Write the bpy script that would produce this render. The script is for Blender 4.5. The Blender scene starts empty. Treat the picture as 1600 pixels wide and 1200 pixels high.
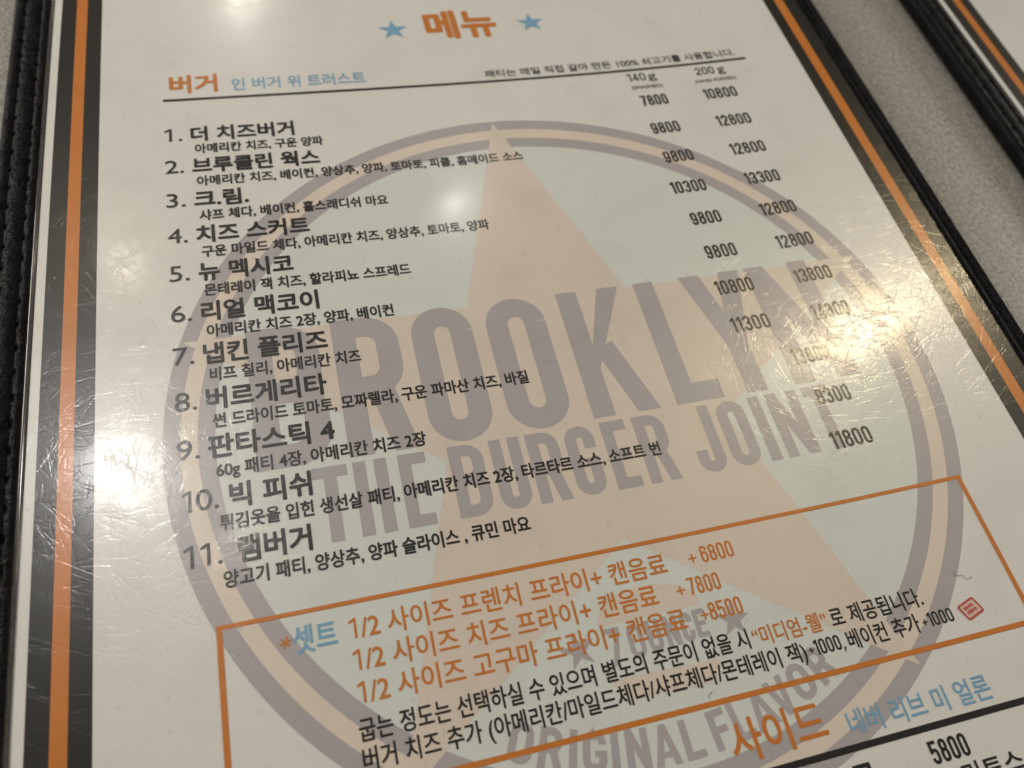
import bpy, math, random
import numpy as np
from mathutils import Matrix, Vector
from mathutils.geometry import delaunay_2d_cdt
random.seed(7)
S = bpy.context.scene
COL = S.collection
MM = 0.001
TABLE = -5.0                       # table height (mm) below the page's zero level; world z = (z - TABLE) mm

# ------------------------------------------------------------------ camera, world, lamps, exposure
cam_d = bpy.data.cameras.new('camera'); cam = bpy.data.objects.new('camera', cam_d); COL.objects.link(cam)
CR = Matrix(((0.9645549, 0.1440254, -0.2211119), (-0.2326311, 0.8596419, -0.4548611), (0.1245655, 0.4901761, 0.8626766)))
cam.matrix_world = Matrix.Translation(Vector((56.050, -169.003, 144.186 - TABLE)) * MM) @ CR.to_4x4()
cam_d.sensor_width = 36.0; cam_d.lens = 1235.9 / 1600 * 36
cam_d.clip_start = 0.005; cam_d.clip_end = 50
cam_d.dof.use_dof = True; cam_d.dof.focus_distance = 0.158; cam_d.dof.aperture_fstop = 15
S.camera = cam

W = bpy.data.worlds.new('World'); S.world = W; W.use_nodes = True
bg = W.node_tree.nodes['Background']
bg.inputs['Color'].default_value = (1.0, 0.95, 0.86, 1); bg.inputs['Strength'].default_value = 0.05

def lamp(name, loc, radius, power, col):
    l = bpy.data.lights.new(name, 'POINT'); l.energy = power; l.color = col; l.shadow_soft_size = radius
    o = bpy.data.objects.new(name, l); COL.objects.link(o); o.location = loc
WARM = (1.0, 0.87, 0.66); NEUT = (1.0, 0.93, 0.84)
lamp('pendant_lamp', (-0.341, 0.591, 1.405), 0.068, 11.5, (1.0, 0.97, 0.93))
lamp('pendant_lamp', (1.110, 0.597, 1.405), 0.050, 10.5, (1.0, 0.82, 0.50))
lamp('ceiling_spot', (0.451, 1.237, 1.405), 0.030, 1.7, NEUT)
lamp('ceiling_spot', (-0.348, 1.186, 1.405), 0.016, 1.7, WARM)
lamp('ceiling_spot', (-0.111, 0.392, 1.405), 0.012, 0.8, NEUT)
lamp('ceiling_spot', (-0.053, 2.403, 1.405), 0.040, 4.5, NEUT)
def panel(name, loc, aim, size, power, col):
    l = bpy.data.lights.new(name, 'AREA'); l.shape = 'DISK'; l.size = size; l.energy = power; l.color = col
    o = bpy.data.objects.new(name, l); COL.objects.link(o); o.location = loc
    o.rotation_euler = (Vector(aim) - Vector(loc)).to_track_quat('-Z', 'Y').to_euler()
panel('fill_panel', (-1.05, 0.80, 0.80), (0.05, 0, 0), 0.7, 17.0, (1.0, 0.945, 0.845))  # added fill light, out of view: brightens the page, more towards its top
panel('fill_panel', (2.10, 0.42, 0.85), (0.15, 0, 0), 0.7, 16.0, (1.0, 0.935, 0.825))  # second added fill light, set beyond the pages' mirror directions

S.view_settings.view_transform = 'Standard'; S.view_settings.look = 'None'
S.view_settings.gamma = 1.0; S.view_settings.exposure = 0.04
S.view_settings.use_curve_mapping = False
S.render.engine = 'CYCLES'
S.cycles.use_denoising = True
S.cycles.sample_clamp_indirect = 4.0

# ------------------------------------------------------------------ node helpers
class NT:
    def __init__(s, tree): s.t = tree; s.n = tree.nodes; s.l = tree.links
    def new(s, typ, ins=None, **kw):
        n = s.n.new(typ)
        for k, v in kw.items(): setattr(n, k, v)
        for k, v in (ins or {}).items():
            if isinstance(v, bpy.types.NodeSocket): s.l.new(v, n.inputs[k])
            else: n.inputs[k].default_value = v
        return n
    def math(s, op, a, b=0.0, clamp=False):
        return s.new('ShaderNodeMath', {0: a, 1: b}, operation=op, use_clamp=clamp).outputs[0]
    def mr(s, v, a, b, c, d, smooth=True):
        n = s.new('ShaderNodeMapRange', {'Value': v, 'From Min': a, 'From Max': b, 'To Min': c, 'To Max': d})
        n.interpolation_type = 'SMOOTHSTEP' if smooth else 'LINEAR'
        return n.outputs[0]
    def noise(s, vec, scale, detail=2.0, dims='2D', rough=0.5, w=None):
        n = s.new('ShaderNodeTexNoise', {'Scale': scale, 'Detail': detail, 'Roughness': rough}, noise_dimensions=dims)
        s.l.new(vec, n.inputs['Vector'])
        return n.outputs[0]
    def mapping(s, vec, loc=(0, 0, 0), rot=0.0, scale=(1, 1, 1)):
        return s.new('ShaderNodeMapping', {'Vector': vec, 'Location': loc, 'Rotation': (0, 0, rot), 'Scale': scale}).outputs[0]
    def along(s, vec, loc, rot, length, width):
        """coordinates stretched along a direction (turn first, then stretch)"""
        return s.new('ShaderNodeMapping', {'Vector': vec, 'Location': loc, 'Rotation': (0, 0, rot), 'Scale': (length, width, 1)}, vector_type='TEXTURE').outputs[0]
    def mixc(s, f, a, b, blend='MIX'):
        n = s.new('ShaderNodeMix', data_type='RGBA', blend_type=blend)
        for i, v in ((0, f), (6, a), (7, b)):
            if isinstance(v, bpy.types.NodeSocket): s.l.new(v, n.inputs[i])
            else: n.inputs[i].default_value = v
        return n.outputs[2]

def fresh(name):
    m = bpy.data.materials.new(name); m.use_nodes = True
    t = NT(m.node_tree); return m, t, m.node_tree.nodes['Principled BSDF']

# shared worn plastic laminate: bump normals (clear and hazy lobe), grime factor
def laminate_group():
    g = bpy.data.node_groups.new('worn_laminate', 'ShaderNodeTree')
    for nm, ty in (('Clear', 'NodeSocketVector'), ('Haze', 'NodeSocketVector'), ('Grime', 'NodeSocketFloat'), ('Rough', 'NodeSocketFloat')):
        g.interface.new_socket(nm, in_out='OUTPUT', socket_type=ty)
    t = NT(g)
    pos = t.new('ShaderNodeNewGeometry').outputs['Position']
    p = t.mapping(pos, scale=(1000, 1000, 1000))
    total = None
    dirs = [0.12, 0.55, 0.95, 1.35, 1.8, 2.2, 2.6, 2.95]
    for i, a in enumerate(dirs):
        L = (26, 16, 34, 20, 30, 14, 24, 18)[i]; Wd = (1.5, 1.2, 1.7, 1.3, 1.3, 1.6, 1.1, 1.4)[i]
        q = t.along(p, (137.0 * i, 73.0 * i, 0), a, L, Wd)
        f = t.noise(q, 1.0, 1.5)
        d = t.math('ABSOLUTE', t.math('SUBTRACT', f, 0.5))
        line = t.mr(d, 0.0, 0.052, 1.0, 0.0)
        msk = t.mr(t.noise(t.along(p, (51.0 * i, 33.0, 0), a, 9.0, 2.5), 1.0, 1.0), 0.55, 0.62, 0.0, 1.0)
        h = t.math('MULTIPLY', line, msk)
        total = h if total is None else t.math('ADD', total, h)
    # hands hold the menu by its sides and lower half: that is where the plastic is worn
    sx = t.new('ShaderNodeSeparateXYZ', {0: p}).outputs
    side = t.mr(t.math('ABSOLUTE', t.math('SUBTRACT', sx[0], 96.0)), 10.0, 62.0, 0.0, 1.0)
    wear = t.math('ADD', t.math('MULTIPLY', side, 0.8), t.mr(t.noise(t.mapping(p, loc=(3, 9, 0)), 0.022, 2.0), 0.35, 0.65, 0.1, 0.35))
    scr = t.math('MULTIPLY', total, wear)
    grain = t.math('MULTIPLY', t.noise(p, 2.4, 2.0), wear)
    wav = t.noise(p, 0.09, 1.0)
    h1 = t.math('ADD', t.math('MULTIPLY', scr, -0.0056), t.math('ADD', t.math('MULTIPLY', grain, 0.0042), t.math('MULTIPLY', wav, 0.012)))
    # a small crease in the plastic near the box's upper right corner
    cq = t.new('ShaderNodeSeparateXYZ', {0: t.along(p, (169.6, -126.0, 0), -1.705, 3.9, .75)}).outputs
    crease = t.math('MULTIPLY', t.mr(t.math('ABSOLUTE', cq[0]), .3, 1.0, 1.0, 0.0), t.mr(t.math('ABSOLUTE', cq[1]), 0.0, 1.0, 1.0, 0.0))
    h1 = t.math('ADD', h1, t.math('MULTIPLY', crease, .10))
    b1 = t.new('ShaderNodeBump', {'Strength': 1.0, 'Distance': 0.001, 'Height': h1})
    h2 = t.math('ADD', t.math('MULTIPLY', scr, -0.006), t.math('MULTIPLY', grain, 0.006))
    b2 = t.new('ShaderNodeBump', {'Strength': 1.0, 'Distance': 0.001, 'Height': h2})
    spots = t.mr(t.noise(p, 0.33, 3.0, rough=0.6), 0.66, 0.78, 0.0, 0.22)
    cloud = t.mr(t.noise(t.mapping(p, loc=(41, 17, 0)), 0.07, 3.0), 0.45, 0.75, 0.0, 0.10)
    fine = t.mr(t.noise(p, 2.6, 1.0), 0.3, 0.7, 0.0, 0.05)
    grime = t.math('ADD', t.math('ADD', spots, cloud), fine)
    out = t.new('NodeGroupOutput')
    t.l.new(b1.outputs[0], out.inputs['Clear']); t.l.new(b2.outputs[0], out.inputs['Haze'])
    t.l.new(grime, out.inputs['Grime'])
    rg = t.mr(t.noise(t.mapping(p, loc=(71, 3, 0)), 0.05, 2.0), 0.35, 0.65, 0.10, 0.13)
    t.l.new(rg, out.inputs['Rough'])
    return g
LAM = laminate_group()

def printed(name, col):
    m, t, b = fresh(name)
    g = t.new('ShaderNodeGroup'); g.node_tree = LAM
    c = t.mixc(g.outputs['Grime'], (*col, 1), (col[0] * .55 + .01, col[1] * .55 + .01, col[2] * .52 + .01, 1))
    t.l.new(c, b.inputs['Base Color'])
    b.inputs['Roughness'].default_value = 0.29
    b.inputs['Specular IOR Level'].default_value = 0.8
    t.l.new(g.outputs['Haze'], b.inputs['Normal'])
    b.inputs['Coat Weight'].default_value = 0.5
    t.l.new(g.outputs['Rough'], b.inputs['Coat Roughness'])
    t.l.new(g.outputs['Clear'], b.inputs['Coat Normal'])
    return m
M = {
 'paper': printed('paper_white', (.78, .765, .73)),
 'mint': printed('print_mint', (.715, .745, .70)),
 'dark': printed('print_grey_mauve', (.455, .42, .43)),
 'cream': printed('print_cream', (.775, .675, .575)),
 'peach': printed('print_peach', (.745, .65, .56)),
 'orange': printed('print_orange', (.62, .205, .035)),
 'blue': printed('print_blue', (.215, .42, .60)),
 'black': printed('print_black', (.022, .020, .020)),
 'band': printed('print_band_black', (.020, .018, .015)),
 'red': printed('print_red', (.52, .10, .07)),
 'pink': printed('print_pink', (.74, .56, .51)),
}

def leather():
    m, t, b = fresh('black_leather')
    pos = t.new('ShaderNodeNewGeometry').outputs['Position']
    p = t.mapping(pos, scale=(1000, 1000, 1000))
    wr = t.noise(t.mapping(p, scale=(.45, 1.5, 1)), 1.0, 3.0, rough=0.6)
    pe = t.new('ShaderNodeTexVoronoi', {'Scale': 1.1}, voronoi_dimensions='2D', feature='SMOOTH_F1'); t.l.new(p, pe.inputs['Vector'])
    h = t.math('ADD', t.math('MULTIPLY', wr, 0.35), t.math('MULTIPLY', pe.outputs['Distance'], 0.10))
    bp = t.new('ShaderNodeBump', {'Strength': 1.0, 'Distance': 0.0009, 'Height': h})
    t.l.new(bp.outputs[0], b.inputs['Normal'])
    v = t.mr(t.noise(p, 0.2, 3.0), 0.4, 0.7, 0.0, 1.0)
    t.l.new(t.mixc(v, (.004, .004, .0045, 1), (.008, .008, .0095, 1)), b.inputs['Base Color'])
    b.inputs['Roughness'].default_value = 0.32
    b.inputs['Specular IOR Level'].default_value = 0.08
    return m
M['leather'] = leather()
def simple(name, col, rough, spec=0.5):
    m, t, b = fresh(name)
    pos = t.new('ShaderNodeNewGeometry').outputs['Position']
    n = t.noise(t.mapping(pos, scale=(1000, 1000, 1000)), 1.3, 2.0, dims='3D')
    t.l.new(t.mixc(t.mr(n, .3, .7, 0, 1), (*[c * .8 for c in col], 1), (*[c * 1.15 for c in col], 1)), b.inputs['Base Color'])
    b.inputs['Roughness'].default_value = rough; b.inputs['Specular IOR Level'].default_value = spec
    return m
M['thread'] = simple('black_thread', (.006, .006, .006), .9, .05)
M['clear'] = simple('clear_plastic_edge', (.085, .078, .07), .10, .6)
M['fibre'] = simple('dark_fibre', (.05, .045, .04), .7, .2)

def table_mat():
    m, t, b = fresh('speckled_table_laminate')
    pos = t.new('ShaderNodeNewGeometry').outputs['Position']
    p = t.mapping(pos, scale=(1000, 1000, 1000))
    acc = None
    for i, a in enumerate((0.2, 0.9, 1.6, 2.4)):
        f = t.noise(t.along(p, (i * 11.0, i * 5.0, 0), a, 1.6, .42), 1.0, 2.0)
        f = t.mr(f, .56, .68, 0, 1)
        acc = f if acc is None else t.math('MAXIMUM', acc, f)
    big = t.mr(t.noise(p, 0.7, 4.0, rough=.7), .3, .7, 0, 1)
    c = t.mixc(big, (.195, .182, .16, 1), (.285, .266, .236, 1))
    c = t.mixc(t.math('MULTIPLY', acc, 0.75), c, (.52, .49, .44, 1))
    dk = t.mr(t.noise(t.mapping(p, loc=(90, 3, 0)), 0.9, 2.0), .58, .72, 0, .5)
    c = t.mixc(dk, c, (.175, .165, .145, 1))
    t.l.new(c, b.inputs['Base Color'])
    b.inputs['Roughness'].default_value = .5
    return m
M['table'] = table_mat()

# ------------------------------------------------------------------ page surface (gently warped board), page layout in mm
def zf(u, v):
    x = (u - 105) / 105; y = (v + 110) / 110
    return (2.71553 * x * x + .00157 * x * y - 1.01542 * y * y + 1.61060 * x ** 3 - .13434 * x * x * y + .79367 * x * y * y)
flat = lambda u, v: 0.0
MENU2 = Matrix.Translation(Vector((266.0, 20.0, -0.3 - TABLE)) * MM) @ Matrix.Rotation(math.radians(-.55), 4, 'Z')

def link(o, parent=None):
    COL.objects.link(o); o.parent = parent; return o
def tag(o, label=None, cat=None, group=None, kind=None):
    for k, v in (('label', label), ('category', cat), ('group', group), ('kind', kind)):
        if v: o[k] = v
    return o
def make(name, verts, faces, mat, parent=None, smooth=True, normals=None):
    me = bpy.data.meshes.new(name); me.from_pydata([tuple(c * MM for c in v) for v in verts], [], faces)
    me.materials.append(M[mat]); me.update()
    if smooth:
        me.shade_smooth()
    if normals: me.normals_split_custom_set_from_vertices(normals)
    return link(bpy.data.objects.new(name, me), parent)

def on_page(name, pts, faces, mat, layer, parent, warp=True, lift=None):
    """printed sheet: flat layout points (mm) laid on the warped page, normals taken from the page so that gloss runs across all prints"""
    A = np.array(pts, float); u, v = A[:, 0], A[:, 1]
    z = (zf(u, v) - TABLE if warp else 0.0 * u) + layer
    if lift is not None: z = z + lift
    fs = []
    for f in faces:
        a = 0
        for i in range(len(f)):
            x0, y0 = pts[f[i]]; x1, y1 = pts[f[(i + 1) % len(f)]]; a += x0 * y1 - x1 * y0
        if abs(a) < 1e-9: continue
        fs.append(f if a > 0 else f[::-1])
    me = bpy.data.meshes.new(name); me.from_pydata((np.stack([u, v, z], 1) * MM).tolist(), [], fs)
    me.materials.append(M[mat]); me.update(); me.shade_smooth()
    if warp:
        e = .5; n = np.stack([-(zf(u + e, v) - zf(u - e, v)) / (2 * e), -(zf(u, v + e) - zf(u, v - e)) / (2 * e), np.ones_like(u)], 1)
        n /= np.linalg.norm(n, axis=1)[:, None]
    else: n = np.tile(np.array([[0., 0., 1.]]), (len(u), 1))
    me.normals_split_custom_set_from_vertices(n.tolist())
    return link(bpy.data.objects.new(name, me), parent)

def sub(poly, step=4.0):
    out = []
    for i in range(len(poly)):
        a = poly[i]; b = poly[(i + 1) % len(poly)]
        n = max(1, int(math.hypot(b[0] - a[0], b[1] - a[1]) / step))
        out += [(a[0] + (b[0] - a[0]) * k / n, a[1] + (b[1] - a[1]) * k / n) for k in range(n)]
    return out
def union(polys, grid=5.0):
    """union of overlapping polygons as one clean triangulated sheet"""
    vs, fs = [], []
    for p in polys:
        if sum(p[i][0] * p[(i + 1) % len(p)][1] - p[(i + 1) % len(p)][0] * p[i][1] for i in range(len(p))) < 0: p = p[::-1]
        p = sub(p); fs.append(list(range(len(vs), len(vs) + len(p)))); vs += [Vector(q) for q in p]
    if grid:
        xs = [v[0] for v in vs]; ys = [v[1] for v in vs]
        x = min(xs) + grid / 2.3
        while x < max(xs):
            y = min(ys) + grid / 2.1
            while y < max(ys):
                vs.append(Vector((x, y))); y += grid
            x += grid
    r = delaunay_2d_cdt(vs, [], fs, 0, 1e-5)
    tri = [f for f, o in zip(r[2], r[5]) if o]
    used = sorted({i for f in tri for i in f}); mp = {i: k for k, i in enumerate(used)}
    return [tuple(r[0][i]) for i in used], [[mp[i] for i in f] for f in tri]
def shape(name, polys, mat, layer, parent, grid=5.0, warp=True):
    p, f = union(polys, grid); return on_page(name, p, f, mat, layer, parent, warp)
def rect(u0, v0, u1, v1): return [(u0, v0), (u1, v0), (u1, v1), (u0, v1)]
def sheet(name, u0, v0, u1, v1, mat, layer, parent, step=4.0, warp=True):
    nu = max(1, round((u1 - u0) / step)); nv = max(1, round((v1 - v0) / step))
    pts = [(u0 + (u1 - u0) * i / nu, v0 + (v1 - v0) * j / nv) for j in range(nv + 1) for i in range(nu + 1)]
    k = nu + 1
    return on_page(name, pts, [[j * k + i, j * k + i + 1, (j + 1) * k + i + 1, (j + 1) * k + i] for j in range(nv) for i in range(nu)], mat, layer, parent, warp)

# ------------------------------------------------------------------ lettering
TMP = COL; TMP_VL = bpy.context.view_layer
def text(name, s, u0, u1, vb, h, mat, parent, bold=.02, layer=.07, stem=True):
    """set a line so its ink spans u0..u1 with Hangul stems of height h standing on vb"""
    c = bpy.data.curves.new(name, 'FONT'); c.body = s; c.resolution_u = 4
    o = bpy.data.objects.new(name, c); TMP.objects.link(o)
    dg = TMP_VL.depsgraph; dg.update()
    me = bpy.data.meshes.new_from_object(o.evaluated_get(dg))
    bpy.data.objects.remove(o); bpy.data.curves.remove(c)
    xy = np.array([(v.co.x, v.co.y) for v in me.vertices]); fs = [list(p.vertices) for p in me.polygons]
    bpy.data.meshes.remove(me)
    x0, x1 = xy[:, 0].min(), xy[:, 0].max()
    if stem: yb, yt = -.082, .827
    else: yb, yt = min(0.0, xy[:, 1].min()), xy[:, 1].max()
    k = h / (yt - yb + 2 * bold); b = bold * k                      # ink spread in mm
    u = u0 + b + (xy[:, 0] - x0) / (x1 - x0) * (u1 - u0 - 2 * b); v = vb + b + (xy[:, 1] - yb) * k
    P, F, Lf = [], [], []; n = len(u)
    m = 10 if bold > .016 else 6
    for i in range(m):
        a = 2 * math.pi * (i + .5) / m
        P.append(np.stack([u + b * math.cos(a), v + b * math.sin(a)], 1)); Lf.append(np.full(n, i * .0012))
        F += [[q + i * n for q in f] for f in fs]
    P = np.concatenate(P)
    return on_page(name, P.tolist(), F, mat, layer, parent, True, np.concatenate(Lf))

def ribbon(pts, t):
    n = len(pts); L, R = [], []
    for i in range(n):
        a = pts[max(i - 1, 0)]; b = pts[min(i + 1, n - 1)]
        p = pts[i]
        def d(q, r):
            l = math.hypot(r[0] - q[0], r[1] - q[1]) or 1; return ((r[0] - q[0]) / l, (r[1] - q[1]) / l)
        d0 = d(a, p) if i else d(p, b); d1 = d(p, b) if i < n - 1 else d(a, p)
        m = (d0[0] + d1[0], d0[1] + d1[1]); l = math.hypot(*m) or 1; m = (m[0] / l, m[1] / l)
        k = t / 2 / max(.5, m[0] * d0[0] + m[1] * d0[1])
        L.append((p[0] - m[1] * k, p[1] + m[0] * k)); R.append((p[0] + m[1] * k, p[1] - m[0] * k))
    return [hull([R[i], R[i + 1], L[i + 1], L[i]]) for i in range(n - 1)]
def hull(p):
    p = sorted(set(p))
    def half(q):
        o = []
        for a in q:
            while len(o) > 1 and (o[-1][0] - o[-2][0]) * (a[1] - o[-2][1]) - (o[-1][1] - o[-2][1]) * (a[0] - o[-2][0]) <= 1e-9: o.pop()
            o.append(a)
        return o
    a, b = half(p), half(p[::-1]); return a[:-1] + b[:-1]
def arc(cx, cy, rx, ry, a0, a1, n=10):
    return [(cx + rx * math.cos(math.radians(a0 + (a1 - a0) * i / n)), cy + ry * math.sin(math.radians(a0 + (a1 - a0) * i / n))) for i in range(n + 1)]
def ring(x0, y0, x1, y1, r, t):
    r = min(r, (x1 - x0) / 2 - 1e-4, (y1 - y0) / 2 - 1e-4)
    p = arc(x1 - r, y1 - r, r, r, 0, 90, 6) + arc(x0 + r, y1 - r, r, r, 90, 180, 6) + arc(x0 + r, y0 + r, r, r, 180, 270, 6) + arc(x1 - r, y0 + r, r, r, 270, 360, 6)
    q = [p[0]]
    for a in p[1:]:
        if math.hypot(a[0] - q[-1][0], a[1] - q[-1][1]) > 1e-4: q.append(a)
    return ribbon(q + [p[0]], t)
def glyph(c, w, H, t):
    h = t / 2; r = max(.02, min(w / 2 - h, .26 * H)); R = ribbon
    def D(x0, y0, x1, y1):
        q = min(r, (y1 - y0) / 2 - 1e-4)
        return R([(x0, y1)] + arc(x1 - q, y1 - q, q, q, 90, 0, 6) + arc(x1 - q, y0 + q, q, q, 0, -90, 6) + [(x0, y0)], t)
    st = [rect(0, 0, t, H)]
    if c in 'O0': return ring(h, h, w - h, H - h, r, t)
    if c == 'I': return [rect(0, 0, w, H)]
    if c == 'B': return st + D(h, H * .51, w - h - .02 * w, H - h) + D(h, h, w - h, H * .51)
    if c == 'R': return st + D(h, H * .47, w - h - .02 * w, H - h) + [[(w - t * 1.02, 0), (w, 0), (w * .5 + t * .75, H * .5), (w * .5 - t * .3, H * .5)]]
    if c == 'K': return st + [[(w - t * 1.05, H), (t * .7, H * .42), (t * .7, H * .68) if False else (t, H * .36), (w, H)], [(w - t * 1.05, 0), (w, 0), (w * .62, H * .56), (w * .33, H * .5)]]
    if c == 'L': return st + [rect(0, 0, w, t * .95)]
    if c == 'E': return st + [rect(0, 0, w, t * .95), rect(0, H - t * .95, w, H), rect(0, H * .5 - t * .45, w * .9, H * .5 + t * .45)]
    if c == 'F': return st + [rect(0, H - t * .95, w, H), rect(0, H * .5 - t * .5, w * .9, H * .5 + t * .4)]
    if c == 'T': return [rect(w / 2 - h, 0, w / 2 + h, H), rect(0, H - t * .95, w, H)]
    if c == 'H': return st + [rect(w - t, 0, w, H), rect(0, H * .5 - t * .45, w, H * .5 + t * .45)]
    if c == 'Y': return [rect(w / 2 - h, 0, w / 2 + h, H * .45), [(0, H), (w / 2 - h, H * .38), (w / 2 + h * .8, H * .42), (t * 1.05, H)], [(w - t * 1.05, H), (w / 2 - h * .8, H * .42), (w / 2 + h, H * .38), (w, H)]]
    if c == 'N': return st + [rect(w - t, 0, w, H), [(0, H), (w - t, 0), (w, 0), (t, H)]]
    if c == 'A': return [[(0, 0), (t, 0), (w / 2 + h * .7, H), (w / 2 - h, H)], [(w - t, 0), (w, 0), (w / 2 + h, H), (w / 2 - h * .7, H)], rect(w * .25, H * .2, w * .75, H * .2 + t * .7)]
    if c == 'V': return [[(0, H), (w / 2 - h, 0), (w / 2 + h * .7, 0), (t, H)], [(w - t, H), (w / 2 - h * .7, 0), (w / 2 + h, 0), (w, H)]]
    if c == 'U': return R([(h, H)] + arc(h + r, h + r, r, r, 180, 270, 6) + arc(w - h - r, h + r, r, r, 270, 360, 6) + [(w - h, H)], t)
    if c == 'J': return R([(w - h, H)] + arc(w - h - r, h + r, r, r, 0, -90, 6) + arc(h + r, h + r, r, r, 270, 180, 6) + [(h, H * .34)], t)
    top = arc(w - h - r, H - h - r, r, r, 0, 90, 6) + arc(h + r, H - h - r, r, r, 90, 180, 6)
    bot = arc(h + r, h + r, r, r, 180, 270, 6) + arc(w - h - r, h + r, r, r, 270, 360, 6)
    if c == 'C': return R([(w - h, H * .64)] + top + bot + [(w - h, H * .36)], t)
    if c == 'G': return R([(w - h, H * .66)] + top + bot + [(w - h, H * .52)], t) + [rect(w * .52, H * .52 - t * .8, w, H * .52)]
    if c == '1': return [rect(w - t, 0, w, H), [(0, H * .80), (w - t, H * .80), (w - t * .6, H), (w - t, H)] if False else [(0, H * .84), (0, H * .72), (w - t * .5, H * .84), (w - t * .5, H), (w - t, H)]]
    if c == '2': return R([(h, H * .68)] + top[::-1] + [(w - h, H * .62), (h * 1.05, t * .8)], t) + [rect(0, 0, w, t)]
    if c == '3':
        q = min(r, H * .23)
        return (R([(h, H * .72)] + arc(h + r, H - h - r, r, r, 180, 90, 6) + arc(w - h - r, H - h - r, r, r, 90, 0, 6) + arc(w - h - q, H * .52 + q, q, q, 0, -90, 6) + [(w * .38, H * .52)], t)
                + R([(h, H * .28)] + arc(h + r, h + r, r, r, 180, 270, 6) + arc(w - h - r, h + r, r, r, 270, 360, 6) + arc(w - h - q, H * .52 - q, q, q, 0, 90, 6) + [(w * .38, H * .52)], t))
    if c == '4': return [rect(w * .58, 0, w * .58 + t, H), rect(0, H * .18, w, H * .18 + t * .9), [(0, H * .18), (t, H * .18 + t * .5), (w * .58 + t, H), (w * .58 - t * .1, H)]]
    if c == '5':
        q = min(r, H * .25)
        return [rect(0, H - t, w * .95, H), rect(0, H * .46, t, H)] + R([(h, H * .55)] + arc(w - h - q, H * .60 - q, q, q, 90, 0, 6) + arc(w - h - r, h + r, r, r, 0, -90, 6) + arc(h + r, h + r, r, r, 270, 180, 6) + [(h, H * .28)], t)
    if c == '6': return ring(h, h, w - h, H * .60, r, t) + R([(w - h, H * .72)] + top + [(h, H * .3)], t)
    if c == '9': return [[(w - x, H - y) for x, y in q] for q in glyph('6', w, H, t)]
    if c == '8': return ring(h, h, w - h, H * .53, r, t) + ring(h * 1.15, H * .53, w - h * 1.15, H - h, r, t)
    if c == '7': return [rect(0, H - t, w, H), [(w - t * 1.1, H - t * .5), (w * .18, 0), (w * .18 + t * 1.1, 0), (w, H - t * .5)]]
    if c == '+': return [rect(0, H * .40 - t * .35, w, H * .40 + t * .35), rect(w / 2 - t * .35, H * .40 - w / 2, w / 2 + t * .35, H * .40 + w / 2)]
    if c == ',': return [[(w * .2, t * .9), (0, -t * 1.4), (w * .35, -t * 1.4), (w, t * .9)]]
    raise ValueError(c)
ADV = {'1': .62, '+': .85, ',': .45, ' ': .5}
def numerals(name, s, u0, u1, vb, h, mat, parent, tw=.125, gap=.22, layer=.07):
    """condensed numerals spread so the ink fills u0..u1"""
    k = [ADV.get(c, 1.0) for c in s]
    tot = sum(k) + gap * (len(s) - 1); dw = (u1 - u0) / tot; x = u0; P = []
    for c, a in zip(s, k):
        if c != ' ':
            P += [[(px + x, py + vb) for px, py in q] for q in glyph(c, a * dw, h, tw * h)]
        x += (a + gap) * dw
    return shape(name, P, mat, layer, parent, grid=0)

def circle(cx, cy, r, n=160, a0=0, a1=360):
    return [(cx + r * math.cos(math.radians(a0 + (a1 - a0) * i / n)), cy + r * math.sin(math.radians(a0 + (a1 - a0) * i / n))) for i in range(n)]
def annulus(name, cx, cy, r0, r1, mat, layer, parent, n=200):
    pts = []; fs = []
    for k in range(3):
        r = r0 + (r1 - r0) * k / 2
        pts += [(cx + r * math.cos(2 * math.pi * i / n), cy + r * math.sin(2 * math.pi * i / n)) for i in range(n)]
    for k in range(2):
        fs += [[k * n + i, k * n + (i + 1) % n, (k + 1) * n + (i + 1) % n, (k + 1) * n + i] for i in range(n)]
    return on_page(name, pts, fs, mat, layer, parent)
def star(cx, cy, R, r, rot=90):
    return [(cx + (R if i % 2 == 0 else r) * math.cos(math.radians(rot + 36 * i)), cy + (R if i % 2 == 0 else r) * math.sin(math.radians(rot + 36 * i))) for i in range(10)]

# ------------------------------------------------------------------ table
def build_table():
    me = bpy.data.meshes.new('table')
    x0, y0, x1, y1, d = -.45, -.45, 1.0, .75, .03
    vs = [(x0, y0, 0), (x1, y0, 0), (x1, y1, 0), (x0, y1, 0)]; vs += [(x, y, -d) for x, y, _ in vs]
    me.from_pydata(vs, [], [(0, 1, 2, 3), (7, 6, 5, 4), (0, 4, 5, 1), (1, 5, 6, 2), (2, 6, 7, 3), (3, 7, 4, 0)])
    me.materials.append(M['table'])
    o = link(bpy.data.objects.new('table', me))
    tag(o, 'speckled greige laminate table top under both menus', 'table', kind='structure')
build_table()

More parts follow.
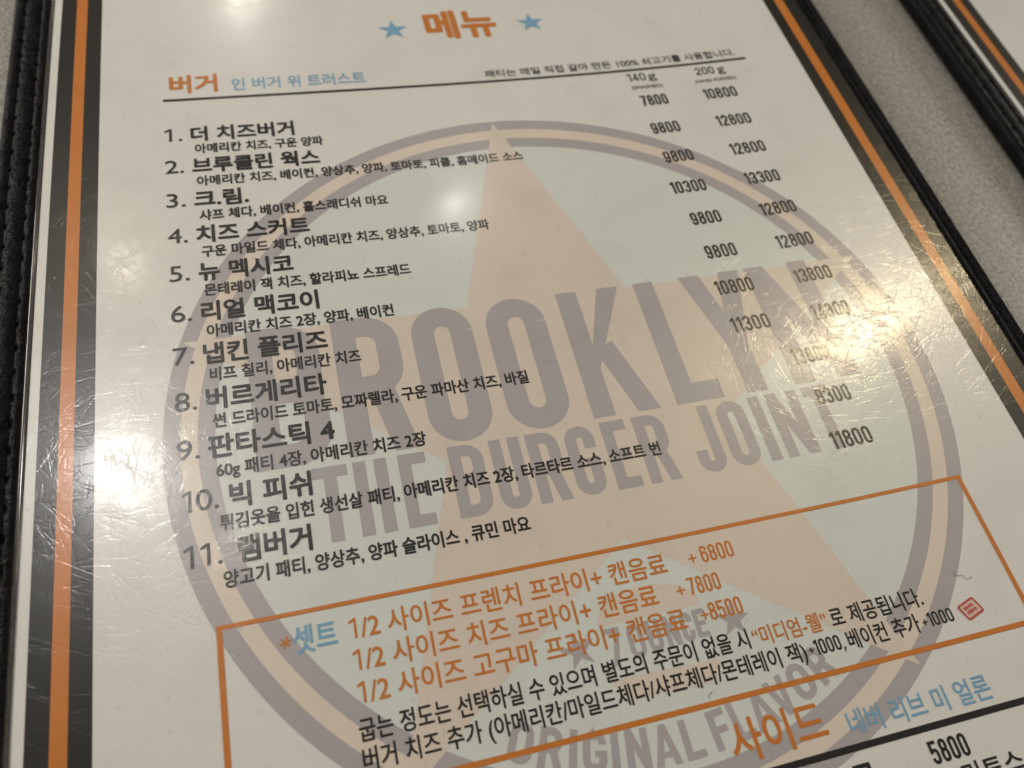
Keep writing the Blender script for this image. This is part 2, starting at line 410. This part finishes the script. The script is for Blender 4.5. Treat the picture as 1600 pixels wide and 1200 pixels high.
# ------------------------------------------------------------------ menu cover (leather), shared by both menus
V0, V1 = -236.0, 51.0
HOLE = 5.72
def flange(u, v):
    """height of the leather above the page surface"""
    z = -.7
    if u < -.9:
        z = .42 + .14 * math.exp(-((u + 1.9) / .65) ** 2) + .26 * math.exp(-((u + 4.9) / 1.3) ** 2) + .2 * math.exp(-((u + 8.1) / .95) ** 2)
        for uc, ph in ((-3.0, 0.0), (-6.8, .38)):
            k = (v - 39.4) / HOLE + ph; f = (k - round(k)) * HOLE
            z -= .20 * math.exp(-((u - uc) / .28) ** 2)
            z -= .9 * math.exp(-((u - uc) / .5) ** 2 - (f / .6) ** 2)
            z += .06 * math.exp(-((abs(u - uc) - .8) / .5) ** 2 - (f / .9) ** 2)
        z += .05 * math.sin(v * .9 + u) * math.sin(v * .37 + 1.3)
        if u < -8.9: z -= ((-8.9 - u) / .9) ** 2 * 1.1
    elif u > 209.3:
        z = -.1 + .5 * math.exp(-((u - 210.9) / .8) ** 2) + .95 * math.exp(-((u - 213.7) / .75) ** 2)
        z += .03 * math.sin(v * 1.1 + u) * math.sin(v * .43 + .3)
        if u > 214.3: z -= ((u - 214.3) / .9) ** 2 * 1.2
    elif v > V1 - 4.6 or v < V0 + 4.6:
        d = (v - (V1 - 4.6)) if v > 0 else (V0 + 4.6 - v)
        z = -.5 + 1.1 * math.sin(min(1, d / 4.4) * math.pi) ** .7 if d > 0 else z
    return z
def build_cover(root, warp, name='cover'):
    us = [-9.8 + .3 * i for i in range(31)] + [-.5, 0, 20, 40, 60, 80, 100, 120, 140, 160, 180, 200, 208.5, 209.2] + [209.5 + .38 * i for i in range(16)]
    nv = int((V1 - V0) / .62); vs = [V0 + (V1 - V0) * j / nv for j in range(nv + 1)]
    Z = (lambda u, v: zf(u, v) - TABLE) if warp else flat
    bottom = .3 if warp else TABLE + .6
    P = []; k = len(us)
    for v in vs:
        for u in us: P.append((u, v, Z(u, v) + flange(u, v)))
    F = [(j * k + i, j * k + i + 1, (j + 1) * k + i + 1, (j + 1) * k + i) for j in range(nv) for i in range(k - 1)]
    # side walls, pulled in a little at the table
    loop = [i for i in range(k)] + [j * k + k - 1 for j in range(1, nv + 1)] + [nv * k + i for i in range(k - 2, -1, -1)] + [j * k for j in range(nv - 1, 0, -1)]
    n0 = len(P); m = len(loop)
    for q in loop:
        u, v, z = P[q]; P.append((u - .5 * (1 if u < 0 else 0) + .4 * (1 if u > 214 else 0), v, bottom + (z - bottom) * .5))
    for q in loop:
        u, v, z = P[q]; P.append((u + .9 * (1 if u < 0 else -1 if u > 214 else 0), v, bottom))
    for a in range(m):
        b = (a + 1) % m
        F.append((loop[b], loop[a], n0 + a, n0 + b)); F.append((n0 + b, n0 + a, n0 + m + a, n0 + m + b))
    F.append(tuple(n0 + m + a for a in range(m))[::-1])
    cov = make(name, P, F, 'leather', root)
    for uc, ph in ((-3.0, 0.0), (-6.8, .38)):
        tv, tf = [], []
        kk = math.ceil((V0 - 39.4) / HOLE + ph)
        while True:
            va = 39.4 + (kk - ph) * HOLE; vb = va + HOLE
            if vb > V1: break
            rows = 9; base = len(tv)
            for i in range(rows):
                f = i / (rows - 1); v = va + .3 + (HOLE - .6) * f; r = .13 * (.55 + .45 * math.sin(math.pi * f) ** .5)
                zc = Z(uc, v) + flange(uc, v) + .03 - .3 * (abs(2 * f - 1) ** 4)
                for s in range(6):
                    a = math.pi * 2 * s / 6; tv.append((uc + r * math.cos(a), v, zc + r * math.sin(a)))
            for i in range(rows - 1):
                for s in range(6): tf.append((base + i * 6 + s, base + i * 6 + (s + 1) % 6, base + (i + 1) * 6 + (s + 1) % 6, base + (i + 1) * 6 + s))
            tf.append(tuple(base + s for s in range(6))[::-1]); tf.append(tuple(base + (rows - 1) * 6 + s for s in range(6)))
            kk += 1
        make('stitching', tv, tf, 'thread', cov)
    # rounded clear edge of the plastic sleeve, along the page's left side
    tv, tf = [], []; n = 120; m = 9
    for i in range(n + 1):
        v = V0 + 5 + (V1 - V0 - 10) * i / n
        for s in range(m):
            a = math.pi * (s / (m - 1)); tv.append((-.52 + .56 * math.cos(a), v, Z(-.5, v) + .05 + .2 * math.sin(a)))
    for i in range(n):
        for s in range(m - 1): tf.append((i * m + s + 1, i * m + s, (i + 1) * m + s, (i + 1) * m + s + 1))
    make('sleeve_edge', tv, tf, 'clear', root)
    return cov
def build_page(root, warp):
    a, b = V0 + 5.0, V1 - 5.0
    pg = sheet('page', 0.06, a, 210.2, b, 'paper', 0.0, root, 3.0, warp)
    for u0, u1, m in ((1.88, 5.506, 'band'), (5.506, 8.138, 'orange'), (8.138, 11.726, 'band'), (200.1, 203.46, 'band'), (203.46, 206.13, 'orange'), (206.13, 210.15, 'band')):
        sheet('border_stripe', u0, a + .05, u1, b - .05, m, .02, pg, 3.0, warp)
    return pg

# ------------------------------------------------------------------ the main menu
menu = link(bpy.data.objects.new('menu', None)); menu.empty_display_size = .02
tag(menu, 'scuffed laminated Korean burger menu in black stitched leather cover, round logo printed behind the list', 'menu')
build_cover(menu, True)
build_page(menu, True)

# round logo printed pale behind the list
CX, CY = 106.37, -98.15
logo = annulus('logo', CX, CY, 79.60, 82.80, 'dark', .02, menu)
shape('badge_disc', [circle(CX, CY, 73.25)], 'mint', .02, logo, grid=4.0)
annulus('badge_ring', CX, CY, 76.45, 79.59, 'cream', .02, logo)
annulus('badge_ring', CX, CY, 73.26, 76.44, 'dark', .02, logo)
shape('star', [star(CX, CY, 82.3, 31.9)], 'peach', .035, logo, grid=4.0)
shape('bun', [[(CX + .6 + 10.2 * math.cos(math.radians(a)), -145.2 + 5.7 * math.sin(math.radians(a)) ** .8) for a in range(0, 181, 9)],
              [(96.5, -154.5), (97.3, -157.0), (99.0, -158.5), (114.6, -158.9), (116.6, -157.5), (117.3, -155.2)][::1]], 'peach', .035, logo, grid=0)
L = []
def put(c, u0, u1, vb, h, t): L.extend([[(x + u0, y + vb) for x, y in q] for q in glyph(c, u1 - u0, h, t)])
for c, a, b in (('B', 40.3, 55.0), ('R', 57.6, 71.6), ('O', 74.2, 87.5), ('O', 90.7, 104.2), ('K', 108.2, 123.4), ('L', 127.1, 138.3), ('Y', 138.5, 154.0), ('N', 155.5, 171.6)):
    put(c, a, b, -104.0 if c != 'O' else -104.3, 32.3 if c != 'O' else 32.8, 4.9)
shape('lettering', L, 'dark', .05, logo, grid=4.0); L.clear()
for c, a, b in (('T', 50.0, 56.7), ('H', 57.8, 64.3), ('E', 66.5, 71.9), ('B', 76.4, 83.4), ('U', 84.9, 91.2), ('R', 92.5, 99.2), ('G', 100.5, 106.8), ('E', 108.7, 114.1), ('R', 115.8, 122.6),
                ('J', 127.3, 133.3), ('O', 134.7, 141.2), ('I', 142.9, 145.4), ('N', 146.9, 154.3), ('T', 155.9, 162.0)):
    put(c, a, b, -120.3, 15.2, 2.45)
shape('lettering', L, 'dark', .05, logo, grid=4.0); L.clear()
rb, hh = 71.9, 6.6
for c, ang in zip('ORIGINALFLAVOR', (-24.2, -19.9, -16.7, -13.6, -10.6, -7.3, -3.1, 1.0, 5.6, 9.2, 12.9, 16.7, 20.9, 25.2)):
    w = {'I': 1.35, 'A': 4.6, 'V': 4.4, 'L': 3.5, 'F': 3.5}.get(c, 4.1)
    for q in glyph(c, w, hh, 1.3):
        P = []
        for x, y in sub(q, 1.0):
            f = math.radians(ang) + (x - w / 2) / 68.0; r = rb - y
            P.append((CX + r * math.sin(f), CY - r * math.cos(f)))
        L.append(P)
shape('lettering', L, 'dark', .05, logo, grid=4.0); L.clear()
for c, a, b, vb, h in (('7', 97.2, 100.3, -152.4, 6.6), ('O', 101.5, 104.5, -151.9, 6.0), ('U', 105.2, 108.0, -151.6, 5.7), ('N', 108.7, 111.5, -151.4, 5.5), ('C', 112.0, 114.4, -151.2, 5.3), ('E', 114.8, 117.2, -151.0, 5.1)):
    put(c, a, b, vb, h, .95)
for q in (star(92.0, -148.4, 3.5, 1.35, 97), star(122.4, -149.2, 3.4, 1.3, 83)): shape('small_star', [q], 'dark', .05, logo, grid=0)
shape('lettering', L, 'dark', .05, logo, grid=4.0)

# heading
text('title', '메뉴', 96.0, 116.6, 18.4, 12.6, 'orange', menu, .035)
shape('title_star', [star(86.95, 23.6, 4.3, 1.65)], 'blue', .07, menu, grid=0)
shape('title_star', [star(126.75, 23.5, 4.2, 1.6)], 'blue', .07, menu, grid=0)
text('section_heading', '버거', 27.7, 39.3, 2.3, 6.9, 'orange', menu, .03)
text('section_motto', '인 버거 위 트러스트', 42.7, 76.6, 2.35, 4.7, 'blue', menu, .012)
sheet('rule', 26.2, -.42, 185.0, .42, 'black', .07, menu, 3.0)
text('beef_note', '패티는 매일 직접 갈아 만든 100% 쇠고기를 사용합니다.', 108.6, 182.6, 1.5, 3.0, 'black', menu, .013)
for s_, a, b, ga, gb, v in (('140', 148.0, 153.3, 153.9, 156.4, -4.55), ('200', 168.3, 173.9, 174.8, 177.1, -4.75)):
    wh = numerals('weight_heading', s_, a, b, v, 3.0, 'black', menu, tw=.14)
    text('unit', 'g', ga, gb, v - .75, 2.9, 'black', wh, .003, stem=False)
text('patty_style', '(SMASHED)', 148.0, 157.0, -8.2, 1.75, 'black', menu, .012, stem=False)
text('patty_style', '(HAND-FORMED)', 166.8, 179.2, -8.2, 1.6, 'black', menu, .012, stem=False)

# dishes: name, right end; description, right end
DISHES = (('더 치즈버거', 32.1, 56.4, '아메리칸 치즈, 구운 양파', 62.9), ('브루클린 웍스', 32.0, 61.4, '아메리칸 치즈, 베이컨, 양상추, 양파, 토마토, 피클, 홈메이드 소스', 111.5),
 ('크.림.', 32.0, 44.0, '샤프 체다, 베이컨, 홀스래디쉬 마요', 75.5), ('치즈 스커트', 32.0, 56.6, '구운 마일드 체다, 아메리칸 치즈, 양상추, 토마토, 양파', 97.9),
 ('뉴 멕시코', 32.0, 51.9, '몬테레이 잭 치즈, 할라피뇨 스프레드', 77.2), ('리얼 맥코이', 32.0, 56.2, '아메리칸 치즈 2장, 양파, 베이컨', 71.6),
 ('냅킨 플리즈', 31.9, 56.7, '비프 칠리, 아메리칸 치즈', 63.0), ('버르게리타', 31.9, 55.3, '썬 드라이드 토마토, 모짜렐라, 구운 파마산 치즈, 바질', 96.8),
 ('판타스틱 4', 31.7, 55.5, '60g 패티 4장, 아메리칸 치즈 2장', 72.9), ('빅 피쉬', 34.9, 49.9, '튀김옷을 입힌 생선살 패티, 아메리칸 치즈 2장, 타르타르 소스, 소프트 번', 120.0),
 ('램버거', 35.6, 48.7, '양고기 패티, 양상추, 양파 슬라이스 , 큐민 마요', 89.2))
for i, (nm, a, b, ds, e) in enumerate(DISHES):
    v = -14.55 - 10.595 * i
    n = str(i + 1); one = lambda x: [[(px + x, py + v) for px, py in q] for q in ([(1.02, 0), (1.68, 0), (1.68, 4.25), (1.15, 4.25)], [(0, 3.05), (1.1, 3.55), (1.4, 4.25), (1.15, 4.25), (0, 3.6)])]
    dot = lambda x: [circle(x, v + .38, .40, 14)]
    if n[0] != '1': text('dish_number', n + '.', 26.1, 30.2, v, 4.25, 'black', menu, .006, stem=False)
    elif n == '1': shape('dish_number', one(26.2) + dot(29.8), 'black', .07, menu, grid=0)
    elif n == '11': shape('dish_number', one(26.5) + one(29.3) + dot(32.6), 'black', .07, menu, grid=0)
    else:
        o = shape('dish_number', one(26.6) + dot(32.6), 'black', .07, menu, grid=0)
        text('digit', '0', 29.0, 31.9, v, 4.25, 'black', o, .006, stem=False)
    text('dish_name', nm, a, b, v - .55, 5.2, 'black', menu, .032)
    text('dish_description', ds, 32.9, e, v - 4.65, 3.3, 'black', menu, .027)

PRICES = (('7800', 148.9, 156.6, 0), ('10800', 167.5, 177.2, 0), ('9800', 148.4, 156.4, 1), ('12800', 167.3, 177.1, 1), ('9800', 148.3, 156.3, 2), ('12800', 167.2, 177.0, 2),
 ('10300', 146.6, 156.0, 3), ('13300', 167.2, 176.7, 3), ('9800', 148.2, 156.1, 4), ('12800', 167.1, 176.7, 4), ('9800', 148.1, 156.1, 5), ('12800', 167.1, 176.7, 5),
 ('10800', 146.7, 156.3, 6), ('13800', 167.3, 176.9, 6), ('11300', 146.6, 156.1, 7), ('14300', 167.2, 176.8, 7), ('13800', 157.5, 166.7, 8), ('8300', 158.7, 166.8, 9), ('11800', 157.4, 166.9, 10))
for s, a, b, i in PRICES:
    numerals('price', s, a, b, -14.5 - 10.6 * i, 4.0, 'black', menu, tw=.148)

# set box
fr = shape('set_box', [rect(31.1, -132.15, 181.6, -131.35), rect(31.1, -162.7, 181.6, -161.75), rect(31.1, -162.7, 32.1, -131.35), rect(180.65, -162.7, 181.6, -131.35)], 'orange', .07, menu, grid=0)
shape('asterisk', [[(42.2 + x * math.cos(a) - y * math.sin(a), -136.45 + x * math.sin(a) + y * math.cos(a)) for x, y in ((-1.1, -.15), (1.1, -.15), (1.1, .15), (-1.1, .15))] for a in (.26, 1.31, 2.36)], 'orange', .07, menu, grid=0)
text('set_heading', '셋트', 43.4, 50.9, -138.9, 4.9, 'blue', menu, .018)
for s, b, v in (('1/2 사이즈 프렌치 프라이+ 캔음료', 113.1, -138.55), ('1/2 사이즈 치즈 프라이+ 캔음료', 109.5, -143.95), ('1/2 사이즈 고구마 프라이+ 캔음료', 113.5, -149.3)):
    op = text('set_option', s[1:], 54.95, b, v, 4.4, 'orange', menu, .012)
    shape('digit', [[(x + 53.0, y + v + .45) for x, y in q] for q in ([(.78, 0), (1.26, 0), (1.26, 3.5), (.9, 3.5)], [(0, 2.55), (.82, 2.9), (1.1, 3.5), (.9, 3.5), (0, 3.05)])], 'orange', .07, op, grid=0)
for s, a, b, v, pa in (('6800', 120.5, 127.3, -137.8, 117.8), ('7800', 115.9, 122.4, -143.25, 113.4), ('8500', 118.3, 125.0, -148.5, 116.4)):
    P = [[(x + pa, y + v) for x, y in q] for q in glyph('+', 1.7, 3.2, .48)]
    k = (b - a) / 4.66
    for j, c in enumerate(s): P += [[(x + a + j * k * 1.22, y + v) for x, y in q] for q in glyph(c, k, 3.3, .43)]
    shape('set_price', P, 'orange', .07, menu, grid=0)
text('cooking_note', '굽는 정도는 선택하실 수 있으며 별도의 주문이 없을 시', 52.3, 124.0, -154.9, 3.75, 'black', menu, .016)
text('cooking_note', '“미디엄-웰”', 124.8, 140.3, -154.9, 3.6, 'orange', menu, .012)
text('cooking_note', '로 제공됩니다.', 141.1, 160.9, -154.9, 3.75, 'black', menu, .016)
text('topping_note', '버거 치즈 추가 (아메리칸/마일드체다/샤프체다/몬테레이 잭)', 52.3, 133.9, -159.35, 3.7, 'black', menu, .016)
numerals('topping_price', '+1000,', 134.5, 142.0, -158.75, 2.75, 'black', menu, tw=.14)
text('topping_note', '베이컨 추가', 142.7, 158.1, -159.35, 3.7, 'black', menu, .016)
numerals('topping_price', '+1000', 158.8, 165.5, -158.75, 2.6, 'black', menu, tw=.14)
def turned(pts, cx, cy, a, sh=-.12):
    c, s = math.cos(a), math.sin(a); return [(cx + (x + sh * y) * c - y * s, cy + (x + sh * y) * s + y * c) for x, y in pts]
def rrect(w, h, r):
    return arc(w - r, h - r, r, r, 0, 90, 4) + arc(-w + r, h - r, r, r, 90, 180, 4) + arc(-w + r, -h + r, r, r, 180, 270, 4) + arc(w - r, -h + r, r, r, 270, 360, 4)
bx, by, ba = 169.65, -157.35, .30
stamp = shape('stamp', [turned(rrect(2.15, 1.65, .5), bx, by, ba)], 'red', .07, menu, grid=0)
shape('stamp_face', [turned(rrect(1.72, 1.22, .2), bx, by, ba)], 'pink', .08, stamp, grid=0)
sq = []
for row, y0, x0, x1 in ((0, .42, -1.2, 1.0), (1, -.5, -1.25, 1.25)):
    x = x0
    while x < x1 - .2:
        hh2 = random.uniform(.25, .42); ww = random.uniform(.2, .34)
        sq += [turned(q, bx, by, ba) for q in ribbon([(x, y0 - hh2 * .7), (x + ww * .2, y0 + hh2), (x + ww * .8, y0 + hh2 * .6), (x + ww, y0 - hh2 * .7), (x + ww * 1.2, y0 + .05)], .17)]
        x += ww + .03
shape('stamp_lettering', sq, 'red', .09, stamp, grid=0)

# sides section at the bottom
text('section_heading', '사이드', 114.0, 132.4, -172.6, 7.0, 'orange', menu, .016)
text('section_motto', '네버 리브 미 얼론', 136.4, 165.9, -173.1, 4.4, 'blue', menu, .012)
sheet('rule', 26.2, -175.35, 185.0, -174.2, 'black', .07, menu, 3.0)
numerals('price', '5800', 149.2, 156.7, -180.7, 3.75, 'black', menu, tw=.148)
text('dish_name', '코', 133.5, 137.9, -182.1, 5.2, 'black', menu, .032)
text('dish_description', '프리토스', 149.0, 165.6, -185.2, 3.6, 'black', menu, .02)

# ------------------------------------------------------------------ second menu lying to the right
menu2 = link(bpy.data.objects.new('menu', None)); menu2.empty_display_size = .02
tag(menu2, 'second black leather menu at the top right corner, cropped to its stitched edge and stripes', 'menu')
build_cover(menu2, False)
build_page(menu2, False)
menu2.matrix_world = MENU2

# ------------------------------------------------------------------ dust fibres on the laminate
def fibre(pts, r, label):
    tv, tf = [], []
    P = []
    for i in range(len(pts) - 1):
        p0 = pts[max(i - 1, 0)]; p1 = pts[i]; p2 = pts[i + 1]; p3 = pts[min(i + 2, len(pts) - 1)]
        for k in range(6):
            t = k / 6
            P.append(tuple(.5 * (2 * p1[d] + (p2[d] - p0[d]) * t + (2 * p0[d] - 5 * p1[d] + 4 * p2[d] - p3[d]) * t * t + (3 * p1[d] - p0[d] - 3 * p2[d] + p3[d]) * t ** 3) for d in (0, 1)))
    P.append(pts[-1]); m = 5
    for i, (u, v) in enumerate(P):
        a = P[max(i - 1, 0)]; b = P[min(i + 1, len(P) - 1)]; l = math.hypot(b[0] - a[0], b[1] - a[1]) or 1
        nx, ny = -(b[1] - a[1]) / l, (b[0] - a[0]) / l; zc = zf(u, v) - TABLE + .1 + r
        for s in range(m):
            q = 2 * math.pi * s / m; tv.append((u + nx * r * math.cos(q), v + ny * r * math.cos(q), zc + r * math.sin(q)))
    for i in range(len(P) - 1):
        for s in range(m): tf.append((i * m + s, i * m + (s + 1) % m, (i + 1) * m + (s + 1) % m, (i + 1) * m + s))
    tf.append(tuple(range(m))[::-1]); tf.append(tuple((len(P) - 1) * m + s for s in range(m)))
    tag(make('fibre', tv, tf, 'fibre'), label, 'fibre', 'dust fibres on the menu')
fibre([(169.6, -149.9), (170.2, -150.9), (171.3, -151.0), (171.8, -151.9), (173.1, -151.6)], .03, 'thin curly dark fibre lying inside the orange box near its right side')
fibre([(112.8, -161.3), (113.15, -160.6), (113.9, -160.3)], .03, 'short bent dark fibre just above the lower orange line of the box')
